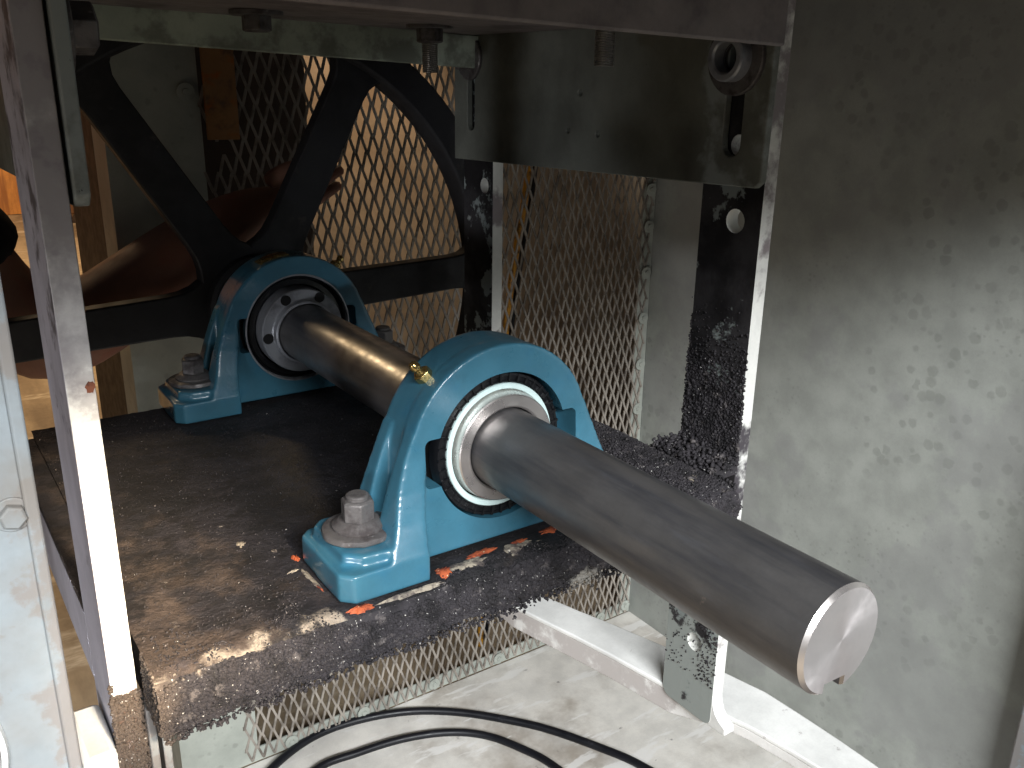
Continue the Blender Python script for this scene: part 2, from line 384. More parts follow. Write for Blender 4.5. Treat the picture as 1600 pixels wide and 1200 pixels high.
# expanded metal guard
t = thing('mesh_guard', 'expanded metal mesh guard bolted over the opening in the back sheet', 'mesh', (390, 698, -780))
b = MB(); SW, LW = 18.4, 43.; X0, X1, Z0, Z1 = -14, 797, -790, 335
rows = int((Z1 - Z0) / (LW / 2)); cols = int((X1 - X0) / (SW / 2))
for j in range(rows):
    zc = Z0 + (j + .5) * LW / 2
    run = []
    for i in range(cols + 1):
        up = (i + j) % 2 == 0
        x = X0 + i * SW / 2; z = zc + (LW / 4 - .6) * (1 if up else -1)
        hole = (x < 20 and 165 < z < 335 and random.random() < .6) or (x < 34 and 40 < z < 175 and random.random() < .35)
        zz = z + random.uniform(-.3, .3)
        yy = 697 + (1.6 if up else -1.6) + 2.5 * math.sin(x * .011 + z * .006)
        run.append(None if hole else (x + random.uniform(-.25, .25), yy, zz, up))
    for i in range(cols):
        p, q = run[i], run[i + 1]
        if p is None or q is None: continue
        (x0, y0, z0, u0), (x1, y1, z1, u1) = p, q
        wd = 1.8; dx = wd * (1.05); tip = 3.2; dy = 1.1
        s0 = (1 if u0 else -1) * tip; s1 = (1 if u1 else -1) * tip
        vs = []
        for (x, y, z, sg) in ((x0, y0, z0 + s0, 0), (x0 + (x1 - x0) * .2, y0 + (y1 - y0) * .2, z0 - s0 * .5, 0), (x1 - (x1 - x0) * .2, y1 - (y1 - y0) * .2, z1 - s1 * .5, 0), (x1, y1, z1 + s1, 0)):
            vs += [(x - dx, y - dy, z), (x + dx, y - dy, z), (x + dx, y + dy, z), (x - dx, y + dy, z)]
        fs = [(k * 4 + m, k * 4 + (m + 1) % 4, k * 4 + 4 + (m + 1) % 4, k * 4 + 4 + m) for k in range(3) for m in range(4)]
        b.add(vs, fs)
b.build('mesh_sheet', 'mesh', t, smooth=0)
wb = MB(); wb.lathe([(0, -3.2), (4, -3.2), (4.6, -1.6), (4.6, -.8), (11, -.8), (11.5, 0), (0, 0)], (0, 0, 0), (0, 1, 0), 20)
wme = wb.mesh('washer'); first = True
for x, z in [(-12, 236)] + [(786, z) for z in (75, 10, -75, -160, -250, -340, -690, -775)] + [(x, -781) for x in (60, 190, 330, 470, 600, 720)]:
    if first: o = link('washer', wme, ['sheet'], t); first = False
    else: o = bpy.data.objects.new('washer', wme); COL.objects.link(o); o.parent = t
    o.location = ((x - 390) * K, (693.2 - 698) * K, (z + 780) * K)

# rusty board fixed in front of the torn corner of the mesh
b = MB(); b.box(9, 50, 686, 692, 178, 330)
tag(b.build('board_strip', 'rustboard', bevel=1), 'rusty orange brown strip hanging over the torn upper left of the mesh', 'strip')

# ------------------------------------------------------------------ bearing frame: posts
def post(name, x0, x1, y0, y1, zb, zt, label, inner, holes=()):
    t = thing(name, label, 'post', ((x0 + x1) / 2, (y0 + y1) / 2, zb), 'upright flat bar posts of the bearing frame')
    o = rrect(y0, y1, zb, zt, 10, 4) if zb > -500 else [(y0, zb), (y1, zb), (y1, zt), (y0, zt)]
    b = MB(); n = len(o)
    b.prism(o, x0, x1, 'x', [circle(cy, cz, r, 20) for cy, cz, r in holes], 0)
    # faces: inner wide face sooted, outer wide face dusty, narrow edges worn white
    me = b.mesh(name)
    for p in me.polygons:
        if p.normal.x < -.8: p.material_index = 1 if inner == '-x' else 2
        elif p.normal.x > .8: p.material_index = 2 if inner == '-x' else 1
        else: p.material_index = 0
    me.transform(Matrix.Translation(-Vector(t.location)))
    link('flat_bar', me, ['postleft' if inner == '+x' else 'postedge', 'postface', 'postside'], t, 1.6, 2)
    return t


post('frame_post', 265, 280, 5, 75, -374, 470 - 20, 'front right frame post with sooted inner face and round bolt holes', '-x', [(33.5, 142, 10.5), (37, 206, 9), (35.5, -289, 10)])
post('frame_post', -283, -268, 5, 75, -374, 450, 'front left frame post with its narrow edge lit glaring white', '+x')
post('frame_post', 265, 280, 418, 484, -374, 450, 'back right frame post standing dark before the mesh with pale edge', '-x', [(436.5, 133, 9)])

b = MB(); rs = random.Random(5); pp = [((-271 + 2.8 * rs.uniform(.6, 1.2) * math.cos(k * .42)), 93 + 4 * rs.uniform(.6, 1.2) * math.sin(k * .42)) for k in range(15)]
b.prism(pp, 4.5, 4.95, 'y'); b.build('rust_stain', 'oldrust', [o for o in bpy.data.objects if o.name == 'frame_post.001'][0])

b = MB(); b.prism([(6, -330), (3.5, -346), (0, -354), (-6, -360), (-15, -364.5), (-15, -372), (8, -373.5)], 265.3, 279.7, 'x'); b.build('bent_foot', 'rail', [o for o in bpy.data.objects if o.name == 'frame_post'][0], bevel=1)

# base rail on the right, dust on its inner flange
U = [(255, 330), (262, 292), (278, 241), (296, 189), (318, 118), (338, 50), (349, 3), (351, -45), (352, -90), (351, -135), (350, -330)]
Mi = [(218, 330), (217, 294), (229, 246), (241, 199), (252, 151), (268, 64), (283, 4), (292, -26), (299, -72), (303, -108), (312, -330)]
t = thing('base_rail', 'white painted base rail bent inwards under the right post', 'rail', (300, 60, -400))
b = MB(); n = len(U); vs = []
for (u, m) in zip(U, Mi):
    vs += [(m[0], m[1], -365), (u[0], u[1], -365), (u[0], u[1], -371), (m[0], m[1], -371)]
fs = [(i * 4 + k, i * 4 + (k + 1) % 4, i * 4 + 4 + (k + 1) % 4, i * 4 + 4 + k) for i in range(n - 1) for k in range(4)] + [(0, 1, 2, 3), tuple(4 * n - 4 + k for k in range(4))]
b.add(vs, fs); b.build('rail_top', 'rail', t, bevel=1.5)
b = MB(); vs = []
for m in Mi:
    vs += [(m[0] + 1, m[1], -371.2), (m[0] + 5, m[1], -371.2), (m[0] + 5, m[1], -398 if m[1] > 20 else -383), (m[0] + 1, m[1], -398 if m[1] > 20 else -383)]
b.add(vs, fs); b.build('rail_flange', 'raildust', t, bevel=1.)

# ------------------------------------------------------------------ shelf
t = thing('bearing_shelf', 'thick soot covered steel shelf carrying both blue bearing blocks', 'shelf', (0, 235, -133))
SX0, SX1, SY0, SY1 = -264, 230, -27, 436
b = MB(); nx, ny = 200, 190
def top_z(x, y):
    e = min(1, max(0, (y - SY0) / 12)); r = min(1, max(0, (SX1 - x) / 14))
    z = -77.9 + 1.1 * fract((x, y, 3), .02, 5) + .5 * fract((x, y, 9), .12, 3)
    z -= 4.5 * (1 - e) ** 2 + 3.5 * (1 - r) ** 2
    for cx in (-108, 108):                                     # clean seat under the feet
        for cy in (19, 412):
            d = max(abs(x - cx) - 34, abs(y - cy) - 42)
            if d < 6: z = min(z, -77.4 + max(0, d) * .2)
    z += 2.2 * max(0, fract((x, y, 21), .05, 4)) * math.exp(-((y + 17) / 24) ** 2) * (1 if (abs(x + 108) > 38) else .1)
    return z
for j in range(ny + 1):
    for i in range(nx + 1):
        x = SX0 + (SX1 - SX0) * i / nx; y = SY0 + (SY1 - SY0) * (j / ny) ** 1.25
        b.v.append((x, y, top_z(x, y)))
for j in range(ny):
    for i in range(nx):
        q = j * (nx + 1) + i; b.f.append([q, q + 1, q + nx + 2, q + nx + 1]); b.m.append(0)
b.build('shelf_plate', 'shelf', t, smooth=80)
b = MB(); nx, nz = 220, 22
for j in range(nz + 1):
    for i in range(nx + 1):
        x = SX0 + (SX1 - SX0) * i / nx; v = j / nz
        zt = top_z(x, SY0); zb = -116 + .012 * x + 3.0 * fract((x, 0, 5), .03, 4)
        z = zt + (zb - zt) * v
        y = SY0 - 5.5 * math.sin(math.pi * min(1, v * 1.15)) ** .6 - 2.6 * fract((x, 7, z), .045, 5) if 0 < v else SY0
        b.v.append((x, y, z))
for j in range(nz):
    for i in range(nx):
        q = j * (nx + 1) + i; b.f.append([q, q + 1, q + nx + 2, q + nx + 1]); b.m.append(0)
b.build('front_lip', 'crust', t, smooth=80)
b = MB(); b.box(-263, 229, -20, 434, -86, -82); b.box(-263, 229, -23, -18, -111, -83); b.box(-263, 229, 430, 434.5, -116, -83)
b.box(225, 229, -17, 429, -116, -83)
b.box(-263.5, -259, -26, 429, -117, -80)
b.box(228.5, 264.6, 3, 80, -88, -79.5)
b.build('shelf_frame', 'crust', t)
b = MB(); b.box(-283, -264, 76, 417, -83, -78.5, 1); b.box(-283, -279, 76, 417, -134, -83, 0)
b.build('side_skirt', ['postside', 'shelf'], t, bevel=1)
b = MB(); b.box(-266, -261, 0, 24, -230, -118); b.box(-258.5, -253.5, 0, 24, -230, -118)
b.build('support_strip', 'panel', t, bevel=1)


def patch(cx, cy, rx, ry, z, mat, name, rot=0., n=26, h=1.6, seed=0):
    rs = random.Random(seed); b = MB(); vs = [(cx, cy, z + h)]
    for k in range(n):
        q = 2 * math.pi * k / n; f = rs.uniform(.62, 1.15)
        px, py = rx * f * math.cos(q), ry * f * math.sin(q)
        c, s_ = math.cos(rot), math.sin(rot)
        vs.append((cx + (px * c - py * s_) * .6, cy + (px * s_ + py * c) * .6, z + h * rs.uniform(.5, 1.1)))
    for k in range(n):
        v0 = vs[1 + k]; vs.append((cx + (v0[0] - cx) / .6, cy + (v0[1] - cy) / .6, z - 1.2))
    fs = [(0, 1 + k, 1 + (k + 1) % n) for k in range(n)] + [(1 + k, 1 + n + k, 1 + n + (k + 1) % n, 1 + (k + 1) % n) for k in range(n)]
    b.add(vs, fs)
    o = b.build(name, mat, t, smooth=60)
    return o


for k, (cx, cy, rx, ry, mat, h, rot) in enumerate([(-131, -25, 10, 4, 'rust', 1.6, 0), (-62, -15, 9, 7, 'rust', 2.0, .2), (-22, -7, 20, 6, 'rust', 1.3, .05), (-142, 60, 4, 6, 'rust', 2., .1), (40, -6, 15, 7, 'rust', 1.3, 0), (10, -8, 12, 5, 'rust', 1., .1),
        (-144, 12, 2., 9, 'rust', 1.2, .05), (-42, -14, 30, 8, 'palecrust', 1., .0), (-92, -25.5, 30, 3.2, 'palecrust', 1., 0), (-144, 26, 3., 32, 'palecrust', 1.1, .03), (6, -13, 30, 8, 'palecrust', 1., 0), (-150, 44, 8, 3, 'palecrust', 1.0, .2)]):
    patch(cx, cy, rx, ry, -78.4, mat, 'rust_patch' if mat == 'rust' else 'pale_residue', rot=rot, h=h, seed=k + 1)
for k, (cx, cy, rx, ry) in enumerate([(-168, 103, 5, 7), (-151, 79, 3.5, 4), (206, 2, 15, 7)]):
    patch(cx, cy, rx, ry, -78.3, 'palecrust', 'pale_residue', rot=.3 * k, h=.8, seed=k + 40)

# granular soot crust
ico = bmesh.new(); bmesh.ops.create_icosphere(ico, subdivisions=1, radius=1)
iv = np.array([v.co[:] for v in ico.verts]); ic = np.array([[v.index for v in f.verts] for f in ico.faces]); ico.free()
pts = []
rng = np.random.default_rng(3)
def lump(x, y, z, r): pts.append((x, y, z, r))
def on_foot(x, y): return abs(abs(x) - 108) < 37 and (-24 < y < 64 or 368 < y < 456)
for _ in range(19000):                                             # front lip
    x = rng.uniform(-264, 230); v = rng.random()
    zt = top_z(x, SY0); zb = -116 + .012 * x + 3.0 * fract((x, 0, 5), .03, 4); z = zt + (zb - zt) * v
    y = SY0 - 5.5 * math.sin(math.pi * min(1, v * 1.15)) ** .6 - 2.6 * fract((x, 7, z), .045, 5)
    k = fract((x, 3, z), .03, 4)
    if k < -.25 and rng.random() < .5: continue
    if abs(x + 108) < 36 and v < .12: continue
    lump(x, y, z, (rng.uniform(.45, 1.15) + 1.3 * rng.random() ** 6) * (1.3 if x > -40 else .9))
for _ in range(1500):                                             # hanging fringe
    x = rng.uniform(-262, 229); lump(x, SY0 + rng.uniform(-6, 3), -116 + .012 * x - abs(rng.normal(0, 1.6 + (x > -60) * 1.6)) + 3 * fract((x, 0, 5), .03, 4), rng.uniform(.5, 1.5))
for _ in range(5500):                                             # shelf top near the front edge
    x = rng.uniform(-262, 228); y = SY0 + abs(rng.normal(0, 26))
    if on_foot(x, y) or fract((x, y, 21), .05, 4) < -.1: continue
    if -70 < x < 50 and y > -16: continue
    lump(x, y, top_z(x, y) + .2, rng.uniform(.25, .8))
for _ in range(9000):                                             # right end of the shelf
    x = 230 - abs(rng.normal(0, 40)); y = rng.uniform(-26, 190)
    if on_foot(x, y): continue
    lump(x, y, top_z(x, y) + .2, rng.uniform(.3, 1.0) + .9 * rng.random() ** 6)
for _ in range(900):
    lump(230 + rng.uniform(-.5, .5), rng.uniform(-26, 5), rng.uniform(-114, -78), rng.uniform(.6, 1.8))
for _ in range(900):
    lump(-264 + rng.uniform(-.5, .5), rng.uniform(-27, 5), rng.uniform(-116, -78), rng.uniform(.5, 1.4))
for _ in range(6000):                                             # thin scatter over the rest
    x = rng.uniform(-262, 228); y = rng.uniform(0, 430)
    if on_foot(x, y): continue
    lump(x, y, top_z(x, y), rng.uniform(.2, .6) + .5 * rng.random() ** 5)
for _ in range(8000):                                             # inner face of the right post
    y = rng.uniform(4, 77); z = -80 + abs(rng.normal(0, 46))
    if z > 70: continue
    lump(264.8, y, z, (rng.uniform(.4, 1.2) + 1.2 * rng.random() ** 5) * (1 - .4 * max(0, z) / 60))
for _ in range(1500):
    lump(rng.uniform(228, 265), rng.uniform(2, 80), -79 + abs(rng.normal(0, 3.5)), rng.uniform(.8, 2.6))
for _ in range(900):                                              # ragged edges of that post
    lump(265 + rng.uniform(0, 10), 76, rng.uniform(-85, 50), rng.uniform(.5, 1.6))
for _ in range(900):                                              # around the lower tab
    z = rng.uniform(-330, -225); y = rng.uniform(5, 76)
    if (z < -262 and y > 30) and rng.random() < .8: continue
    lump(264.9, y, z, rng.uniform(.5, 1.3))
for _ in range(2600):                                             # front of the left post below the shelf line
    x = rng.uniform(-284, -266); z = -104 - 150 * rng.random()
    lump(x, 4.6, z, rng.uniform(.5, 1.4))
for _ in range(500):
    lump(-283 + rng.uniform(-1, 1), rng.uniform(4, 7), -95 - 130 * rng.random(), rng.uniform(.5, 1.5))
P4 = np.array(pts); n = len(P4)
jit = 1 + .38 * (rng.random((n, len(iv), 1)) - .5) * 2
sc3 = rng.uniform(.65, 1.35, (n, 1, 3))
V = P4[:, None, :3] + iv[None] * P4[:, 3][:, None, None] * jit * sc3
F = ic[None] + (np.arange(n) * len(iv))[:, None, None]
me = bpy.data.meshes.new('soot_crust')
me.vertices.add(n * len(iv)); me.vertices.foreach_set('co', (V.reshape(-1) * K).astype(np.float32))
nf = n * len(ic); me.loops.add(nf * 3); me.polygons.add(nf)
me.loops.foreach_set('vertex_index', F.reshape(-1).astype(np.int32))
me.polygons.foreach_set('loop_start', np.arange(0, nf * 3, 3, dtype=np.int32))
me.update(calc_edges=True); me.validate()
tag(link('soot_crust', me, ['crust']), kind='stuff')

# ------------------------------------------------------------------ blue pillow blocks
def arch_profile(R_, wl, zf, inset=0.):
    """arch of radius R_ running down into flared legs of half width wl at height zf"""
    p = []
    for a in range(-4, 185, 4):
        q = math.radians(a); p.append((R_ * math.cos(q), R_ * math.sin(q)))
    x, z = p[-1]
    left = []
    for s in (.15, .3, .45, .6, .72, .82, .9, .96, 1.):
        zz = z + (zf - z) * s
        left.append((-(R_ + (wl - R_) * (s * .62 + .38 * s ** 4)), zz))
    right = [(-a_, c) for a_, c in reversed(left)]
    return right + p + left


def housing_mesh():
    tmp = MB(); parts = []
    def solid(fn):
        b = MB(); fn(b); parts.append(b)
    solid(lambda b: b.prism(arch_profile(78, 97, -73.5), 0, 15, 'y'))
    solid(lambda b: b.prism(arch_profile(77.6, 87, -73.5), 0, 44, 'y'))
    solid(lambda b: b.prism(arch_profile(77, 97, -73.5), 33, 46, 'y'))
    for s in (-1, 1):
        plan = [(s * 133, -22), (s * 75, -22), (s * 75, 60), (s * 132, 60), (s * 140, 52), (s * 141, -13)]
        solid(lambda b: b.prism(plan, -77, -56, 'z'))
        top = [(s * 122, -14), (s * 90, -17), (s * 84, 54), (s * 125, 54), (s * 133, 46), (s * 133, -4)]
        solid(lambda b: b.prism(top, -59, -47.5, 'z'))
        for yr, yi in (((-21.5, -20.5, -12, -4.5, -1, 0), 14), ((59.5, 58.5, 52, 48.5, 46.5, 46), 32)):
            b = MB(); vs = []
            for z, xi, xo, y in zip((-77, -54, -36, -15, 5, 24), (75, 75, 72, 68, 66, 66), (108, 104, 96, 90, 83, 75), yr):
                vs += [(s * xi, y, z), (s * xo, y, z), (s * xo, yi, z), (s * xi, yi, z)]
            b.add(vs, [(k * 4 + m, k * 4 + (m + 1) % 4, k * 4 + 4 + (m + 1) % 4, k * 4 + 4 + m) for k in range(5) for m in range(4)] + [(0, 1, 2, 3), (20, 21, 22, 23)])
            parts.append(b)
        b = MB(); b.box(min(s * 74, s * 100), max(s * 74, s * 100), -10, 52, -77, -50); parts.append(b)
    for p in parts:
        o = len(tmp.v); tmp.v += p.v; tmp.f += [[k + o for k in f] for f in p.f]; tmp.m += p.m
    me0 = bpy.data.meshes.new('tmp'); bmx = bmesh.new()
    for p in parts:
        m1 = p.mesh('t', (0, 0, 0), 0); bmx.from_mesh(m1); bpy.data.meshes.remove(m1)
    bmx.to_mesh(me0); bmx.free()
    o = bpy.data.objects.new('tmp', me0); COL.objects.link(o)
    r = o.modifiers.new('r', 'REMESH'); r.mode = 'VOXEL'; r.voxel_size = 1.35 * K
    s = o.modifiers.new('s', 'SMOOTH'); s.factor = .5; s.iterations = 13
    dec = o.modifiers.new('d', 'DECIMATE'); dec.ratio = .55
    cb = MB(); cb.lathe([(0, -20), (56.8, -20), (56.8, 70), (0, 70)], (0, 0, 0), (0, 1, 0), 96)
    c = bpy.data.objects.new('cut', cb.mesh('cut', smooth=0)); COL.objects.link(c)
    sb = MB(); sb.prism(rrect(-66.5, 66.5, -19, 18, 5), -10, 24, 'y')
    c2 = bpy.data.objects.new('cut2', sb.mesh('cut2', smooth=0)); COL.objects.link(c2)
    for q in (c, c2):
        bo = o.modifiers.new('b', 'BOOLEAN'); bo.operation = 'DIFFERENCE'; bo.object = q; bo.solver = 'EXACT'
    dg = bpy.context.evaluated_depsgraph_get(); dg.update()
    me = bpy.data.meshes.new_from_object(o.evaluated_get(dg)); me.name = 'housing'
    for q in (o, c, c2): bpy.data.objects.remove(q)
    me.polygons.foreach_set('use_smooth', [True] * len(me.polygons)); me.set_sharp_from_angle(angle=math.radians(38))
    me.materials.clear()
    me.polygons.foreach_set('material_index', [0] * len(me.polygons))
    return me


HM = housing_mesh()


def grease_fitting(t, oy, ang, y):
    a = math.radians(ang); d = Vector((math.cos(a), 0, math.sin(a)))
    c = Vector((77.5 * math.cos(a), oy + y, 77.5 * math.sin(a)))
    b = MB(); b.hexa(c, d, 11.5, -2, 6.5, 1.2, rot=.3)
    b.lathe([(4.4, 6.4), (3.1, 8), (3.0, 9.6), (3.9, 10.6), (3.9, 13.4), (2.6, 15.6), (1.6, 16), (0, 15.4)], c, d, 16)
    return b.build('grease_fitting', 'brass', t, bevel=.3)


def bearing_block(oy, label, collar):
    t = thing('pillow_block', label, 'bearing', (0, oy + 19, -77), 'pillow block bearings on the sooted shelf')
    o = link('housing', HM, ['blue'] if not HM.materials else [], t); o.location = Vector((0, -19, 77)) * K
    if not collar:
        # seal with radial ribs, tilted a little in its spherical seat
        s = MB(); s.lathe([(47, 9), (47.2, 4.2), (48.6, 3.4), (49.2, 4.4), (52.2, 4.0), (52.8, 3.0), (54.6, 3.2), (55.6, 5.5), (56.2, 12)], (0, 0, 0), (0, 1, 0), 96)
        for k in range(40):
            q = 2 * math.pi * k / 40
            m = Matrix.Rotation(-q, 4, 'Y')
            vs = [m @ Vector(p) for p in [(x, y, z) for z in (-.75, .75) for y in (1.9, 5) for x in (48.4, 54.8)]]
            s.add(vs, [(0, 4, 6, 2), (1, 3, 7, 5), (0, 1, 5, 4), (2, 6, 7, 3), (0, 2, 3, 1), (4, 5, 7, 6)])
        tilt = Matrix.Rotation(math.radians(2.2), 4, 'Z') @ Matrix.Rotation(math.radians(-1.2), 4, 'X')
        def T(b_):
            b_.v = [tuple((tilt @ Vector(p)) + Vector((-.4, oy + 1.0, 0))) for p in b_.v]; return b_
        T(s).build('seal_ring', 'rubber', t)
        r = MB(); r.lathe([(47.4, 8), (47.4, 2.6), (46.9, 1.9), (43.3, 2.5), (42.7, 3.4), (42.7, 9)], (0, 0, 0), (0, 1, 0), 96)
        T(r).build('shield_ring', 'white_ring', t)
        r = MB(); r.lathe([(42.6, 10), (42.2, 6), (41.2, -1), (40.9, -3.6), (40.0, -4.4), (32.6, -4.4), (31.2, -3.4), (30.9, 20)], (0, oy, 0), (0, 1, 0), 96)
        r.build('inner_ring', 'steel', t)
    else:
        r = MB(); r.lathe([(58.6, -.6), (57.2, -1.0), (56.2, 1.0), (56.2, 14)], (0, oy, 0), (0, 1, 0), 96)
        r.build('bore_lip', 'collar', t)
        s = MB(); s.lathe([(56.3, 5), (53.8, 2.6), (52.4, 5.6), (47, 4.6), (46, 9)], (0, oy, 0), (0, 1, 0), 96)
        s.build('seal_ring', 'rubber', t)
        r = MB(); r.lathe([(45, 10), (45, -12), (44, -13.4), (34.6, -13.6), (33.6, -14.5), (33.4, -22), (32.4, -23), (31.2, -23), (30.9, 10)], (0, oy, 0), (0, 1, 0), 96)
        cl = r.build('locking_collar', 'collar', t)
        bpy.context.view_layer.update()
        for ang in (117, 185, 60, 300):
            q = math.radians(ang)
            m = MB(); m.lathe([(0, -14.2), (5.6, -14.2), (5.6, -10), (0, -10)], (39.2 * math.cos(q), oy, 39.2 * math.sin(q)), (0, 1, 0), 18)
            m.build('set_screw', 'dark', cl)
    s = MB(); s.lathe([(56.5, 22), (40, 20), (30.8, 20)], (0, oy, 0), (0, 1, 0), 64)
    s.build('bore_backing', 'dark', t)  # added black disc closing off the dark bore
    grease_fitting(t, oy, 133 if not collar else 47, 22)
    if collar:
        b = MB(); n = 14
        vs = []
        for k in range(n + 1):
            q = math.radians(92 + 24 * k / n)
            for rr, y in ((77.2, oy + 8), (79.0, oy + 8), (79.0, oy + 26), (77.2, oy + 26)):
                vs.append((rr * math.cos(q), y, rr * math.sin(q)))
        fs = [(k * 4 + m, k * 4 + (m + 1) % 4, k * 4 + 4 + (m + 1) % 4, k * 4 + 4 + m) for k in range(n) for m in range(4)] + [(0, 1, 2, 3), tuple(4 * n + k for k in range(4))]
        b.add(vs, fs)
        pl = b.build('name_plate', 'brass', t, smooth=50); bpy.context.view_layer.update()  # brass plate with marks, also carries the arch's gold highlight
        b = MB()
        for k in range(9):
            if k == 4: continue
            q0 = math.radians(95 + 2.1 * k); q1 = q0 + math.radians(1.2)
            vs = [(rr * math.cos(q), y, rr * math.sin(q)) for q in (q0, q1) for y in (oy + 13, oy + 20) for rr in (78.8, 79.6)]
            b.add(vs, [(0, 4, 6, 2), (1, 3, 7, 5), (0, 1, 5, 4), (2, 6, 7, 3), (0, 2, 3, 1), (4, 5, 7, 6)])
        b.build('raised_mark', 'brass', pl)
    return t


bearing_block(0, 'bright blue pillow block nearest the camera, daylit, white ring round the shaft', False)
bearing_block(393, 'dark blue pillow block at the far end of the shaft in shadow', True)


def mounting_bolt(x, y, z, label):
    t = thing('mounting_bolt', label, 'bolt', (x, y, z), 'hex bolts clamping the bearing feet')
    b = MB(); b.lathe([(0, 0), (25, 0), (26, 1.2), (25.4, 4.2), (23.5, 5), (0, 5)], (x, y, z), (0, 0, 1), 40)
    v2 = []
    for p in b.v:
        f = fract(p, .12, 3) * .7
        v2.append((p[0] + f, p[1] + f, p[2] + (f * .8 if p[2] > z + 3 else 0)))
    b.v = v2
    b.build('washer', 'dirtybolt', t, smooth=50)
    b = MB(); b.lathe([(0, 5), (18.5, 5.0), (18.6, 7), (15, 9.4), (13.6, 10.8), (0, 10.8)], (x, y, z), (0, 0, 1), 36)
    b.build('flange', 'dirtybolt', t, smooth=50)
    b = MB(); b.hexa((x, y, z), (0, 0, 1), 21, 10.6, 26, 1.8, rot=.55)
    b.lathe([(8.2, 25.6), (8.2, 28), (7.2, 29.2), (0, 29.2)], (x, y, z), (0, 0, 1), 20)
    b.build('hex_head', 'dirtybolt', t, bevel=.7)


mounting_bolt(-109.5, 20, -47.2, 'greasy hex bolt on the left foot of the near blue block')
mounting_bolt(-109.5, 413, -47.2, 'dark hex bolt on the left foot of the far blue block')
mounting_bolt(109.5, 413, -47.2, 'dark hex bolt showing between the far block and the shaft')

# ------------------------------------------------------------------ shaft
t = thing('drive_shaft', 'long dark steel shaft running through both blue bearings towards the camera', 'shaft', (0, 120, 0))
def keyed(r):
    out = []; hw = 8.2; a0 = math.asin(hw / r); c = math.radians(-93)
    for k in range(61):
        q = c + a0 + (2 * math.pi - 2 * a0) * k / 60
        out.append((r * math.cos(q), r * math.sin(q)))
    dv = Vector((math.cos(c), math.sin(c))); sd = Vector((-dv.y, dv.x))
    dep = r - 6.5
    out += [tuple(dv * dep - sd * hw), tuple(dv * dep + sd * hw)]
    return out
b = MB(); b.lathe([(0, 560), (30, 560), (30, -150), (30, -290.2)], (0, 0, 0), (0, 1, 0), 96) if False else None
b.lathe([(0, 565), (30, 565), (30, -120)], (0, 0, 0), (0, 1, 0), 96)
b.prism(keyed(30), -289.8, -119.9, 'y')
b.build('shaft_body', 'shaft', t, smooth=30)
b = MB(); oA = keyed(30); oB = keyed(28.2); n = len(oA)
vs = [(x, -289.9, z) for x, z in oA] + [(x, -292.2, z) for x, z in oB]
b.add(vs, [(k, (k + 1) % n, n + (k + 1) % n, n + k) for k in range(n)])
b.build('end_chamfer', 'steel', t, smooth=30)
b = MB(); tr = tessellate_polygon([[Vector((x, z, 0)) for x, z in oB]])
b.add([(x, -292.2, z) for x, z in oB], [tuple(q) for q in tr])
b.build('end_face', 'endface', t, smooth=0)

# ------------------------------------------------------------------ spoked drive wheel
t = thing('spoked_wheel', 'large black spoked drive wheel behind the far bearing', 'wheel', (0, 530, 0))
b = MB(); b.lathe([(343, 512), (343, 548), (302, 548), (302, 519), (306, 512)], (0, 0, 0), (0, 1, 0), 128, closed=True)
b.build('rim', 'wheel', t, bevel=2)
b = MB(); b.lathe([(31, 500), (56, 500), (60, 504), (60, 556), (31, 556)], (0, 0, 0), (0, 1, 0), 64, closed=True)
b.build('hub', 'wheel', t)
# each opening corner is rounded: web fillets are part of the spoke
for k in range(6):
    a = math.radians(2 + 60 * k)
    ca, sa = math.cos(a), math.sin(a)
    prof = [(40, -36), (62, -35), (72, -29), (84, -25), (100, -23.5), (272, -22), (286, -23.5), (297, -29), (306, -40)]
    out = [(u, v) for u, v in prof] + [(u, -v) for u, v in reversed(prof)]
    b = MB(); b.prism([(u * ca - v * sa, u * sa + v * ca) for u, v in out], 519 + .05 * k, 541, 'y')
    b.build('spoke', 'wheel', t, bevel=2)

# ------------------------------------------------------------------ top: motor base and slotted plates
t = thing('motor_base', 'plum brown adjustable base plate spanning the top of the frame', 'plate', (0, 215, 300))
b = MB()
def slab(y0, y1, zl, zr, h, mi=0, xl=-262, xr=252):
    vs = [(xl, y0, zl), (xr, y0, zr), (xr, y1, zr), (xl, y1, zl), (xl, y0, zl + h), (xr, y0, zr + h), (xr, y1, zr + h), (xl, y1, zl + h)]
    b.add(vs, [(0, 3, 2, 1), (4, 5, 6, 7), (0, 1, 5, 4), (2, 3, 7, 6), (1, 2, 6, 5), (0, 4, 7, 3)], mi)
slab(-12, -4, 297, 284, 80); b.build('front_lip', 'plum', t, bevel=2)
b = MB(); slab(-3.5, 446, 318, 305, 8); b.build('base_sheet', 'plum', t)
b = MB(); slab(436, 444, 290, 268, 36, xr=262); b.build('rear_flange', 'flange', t, bevel=1.5)


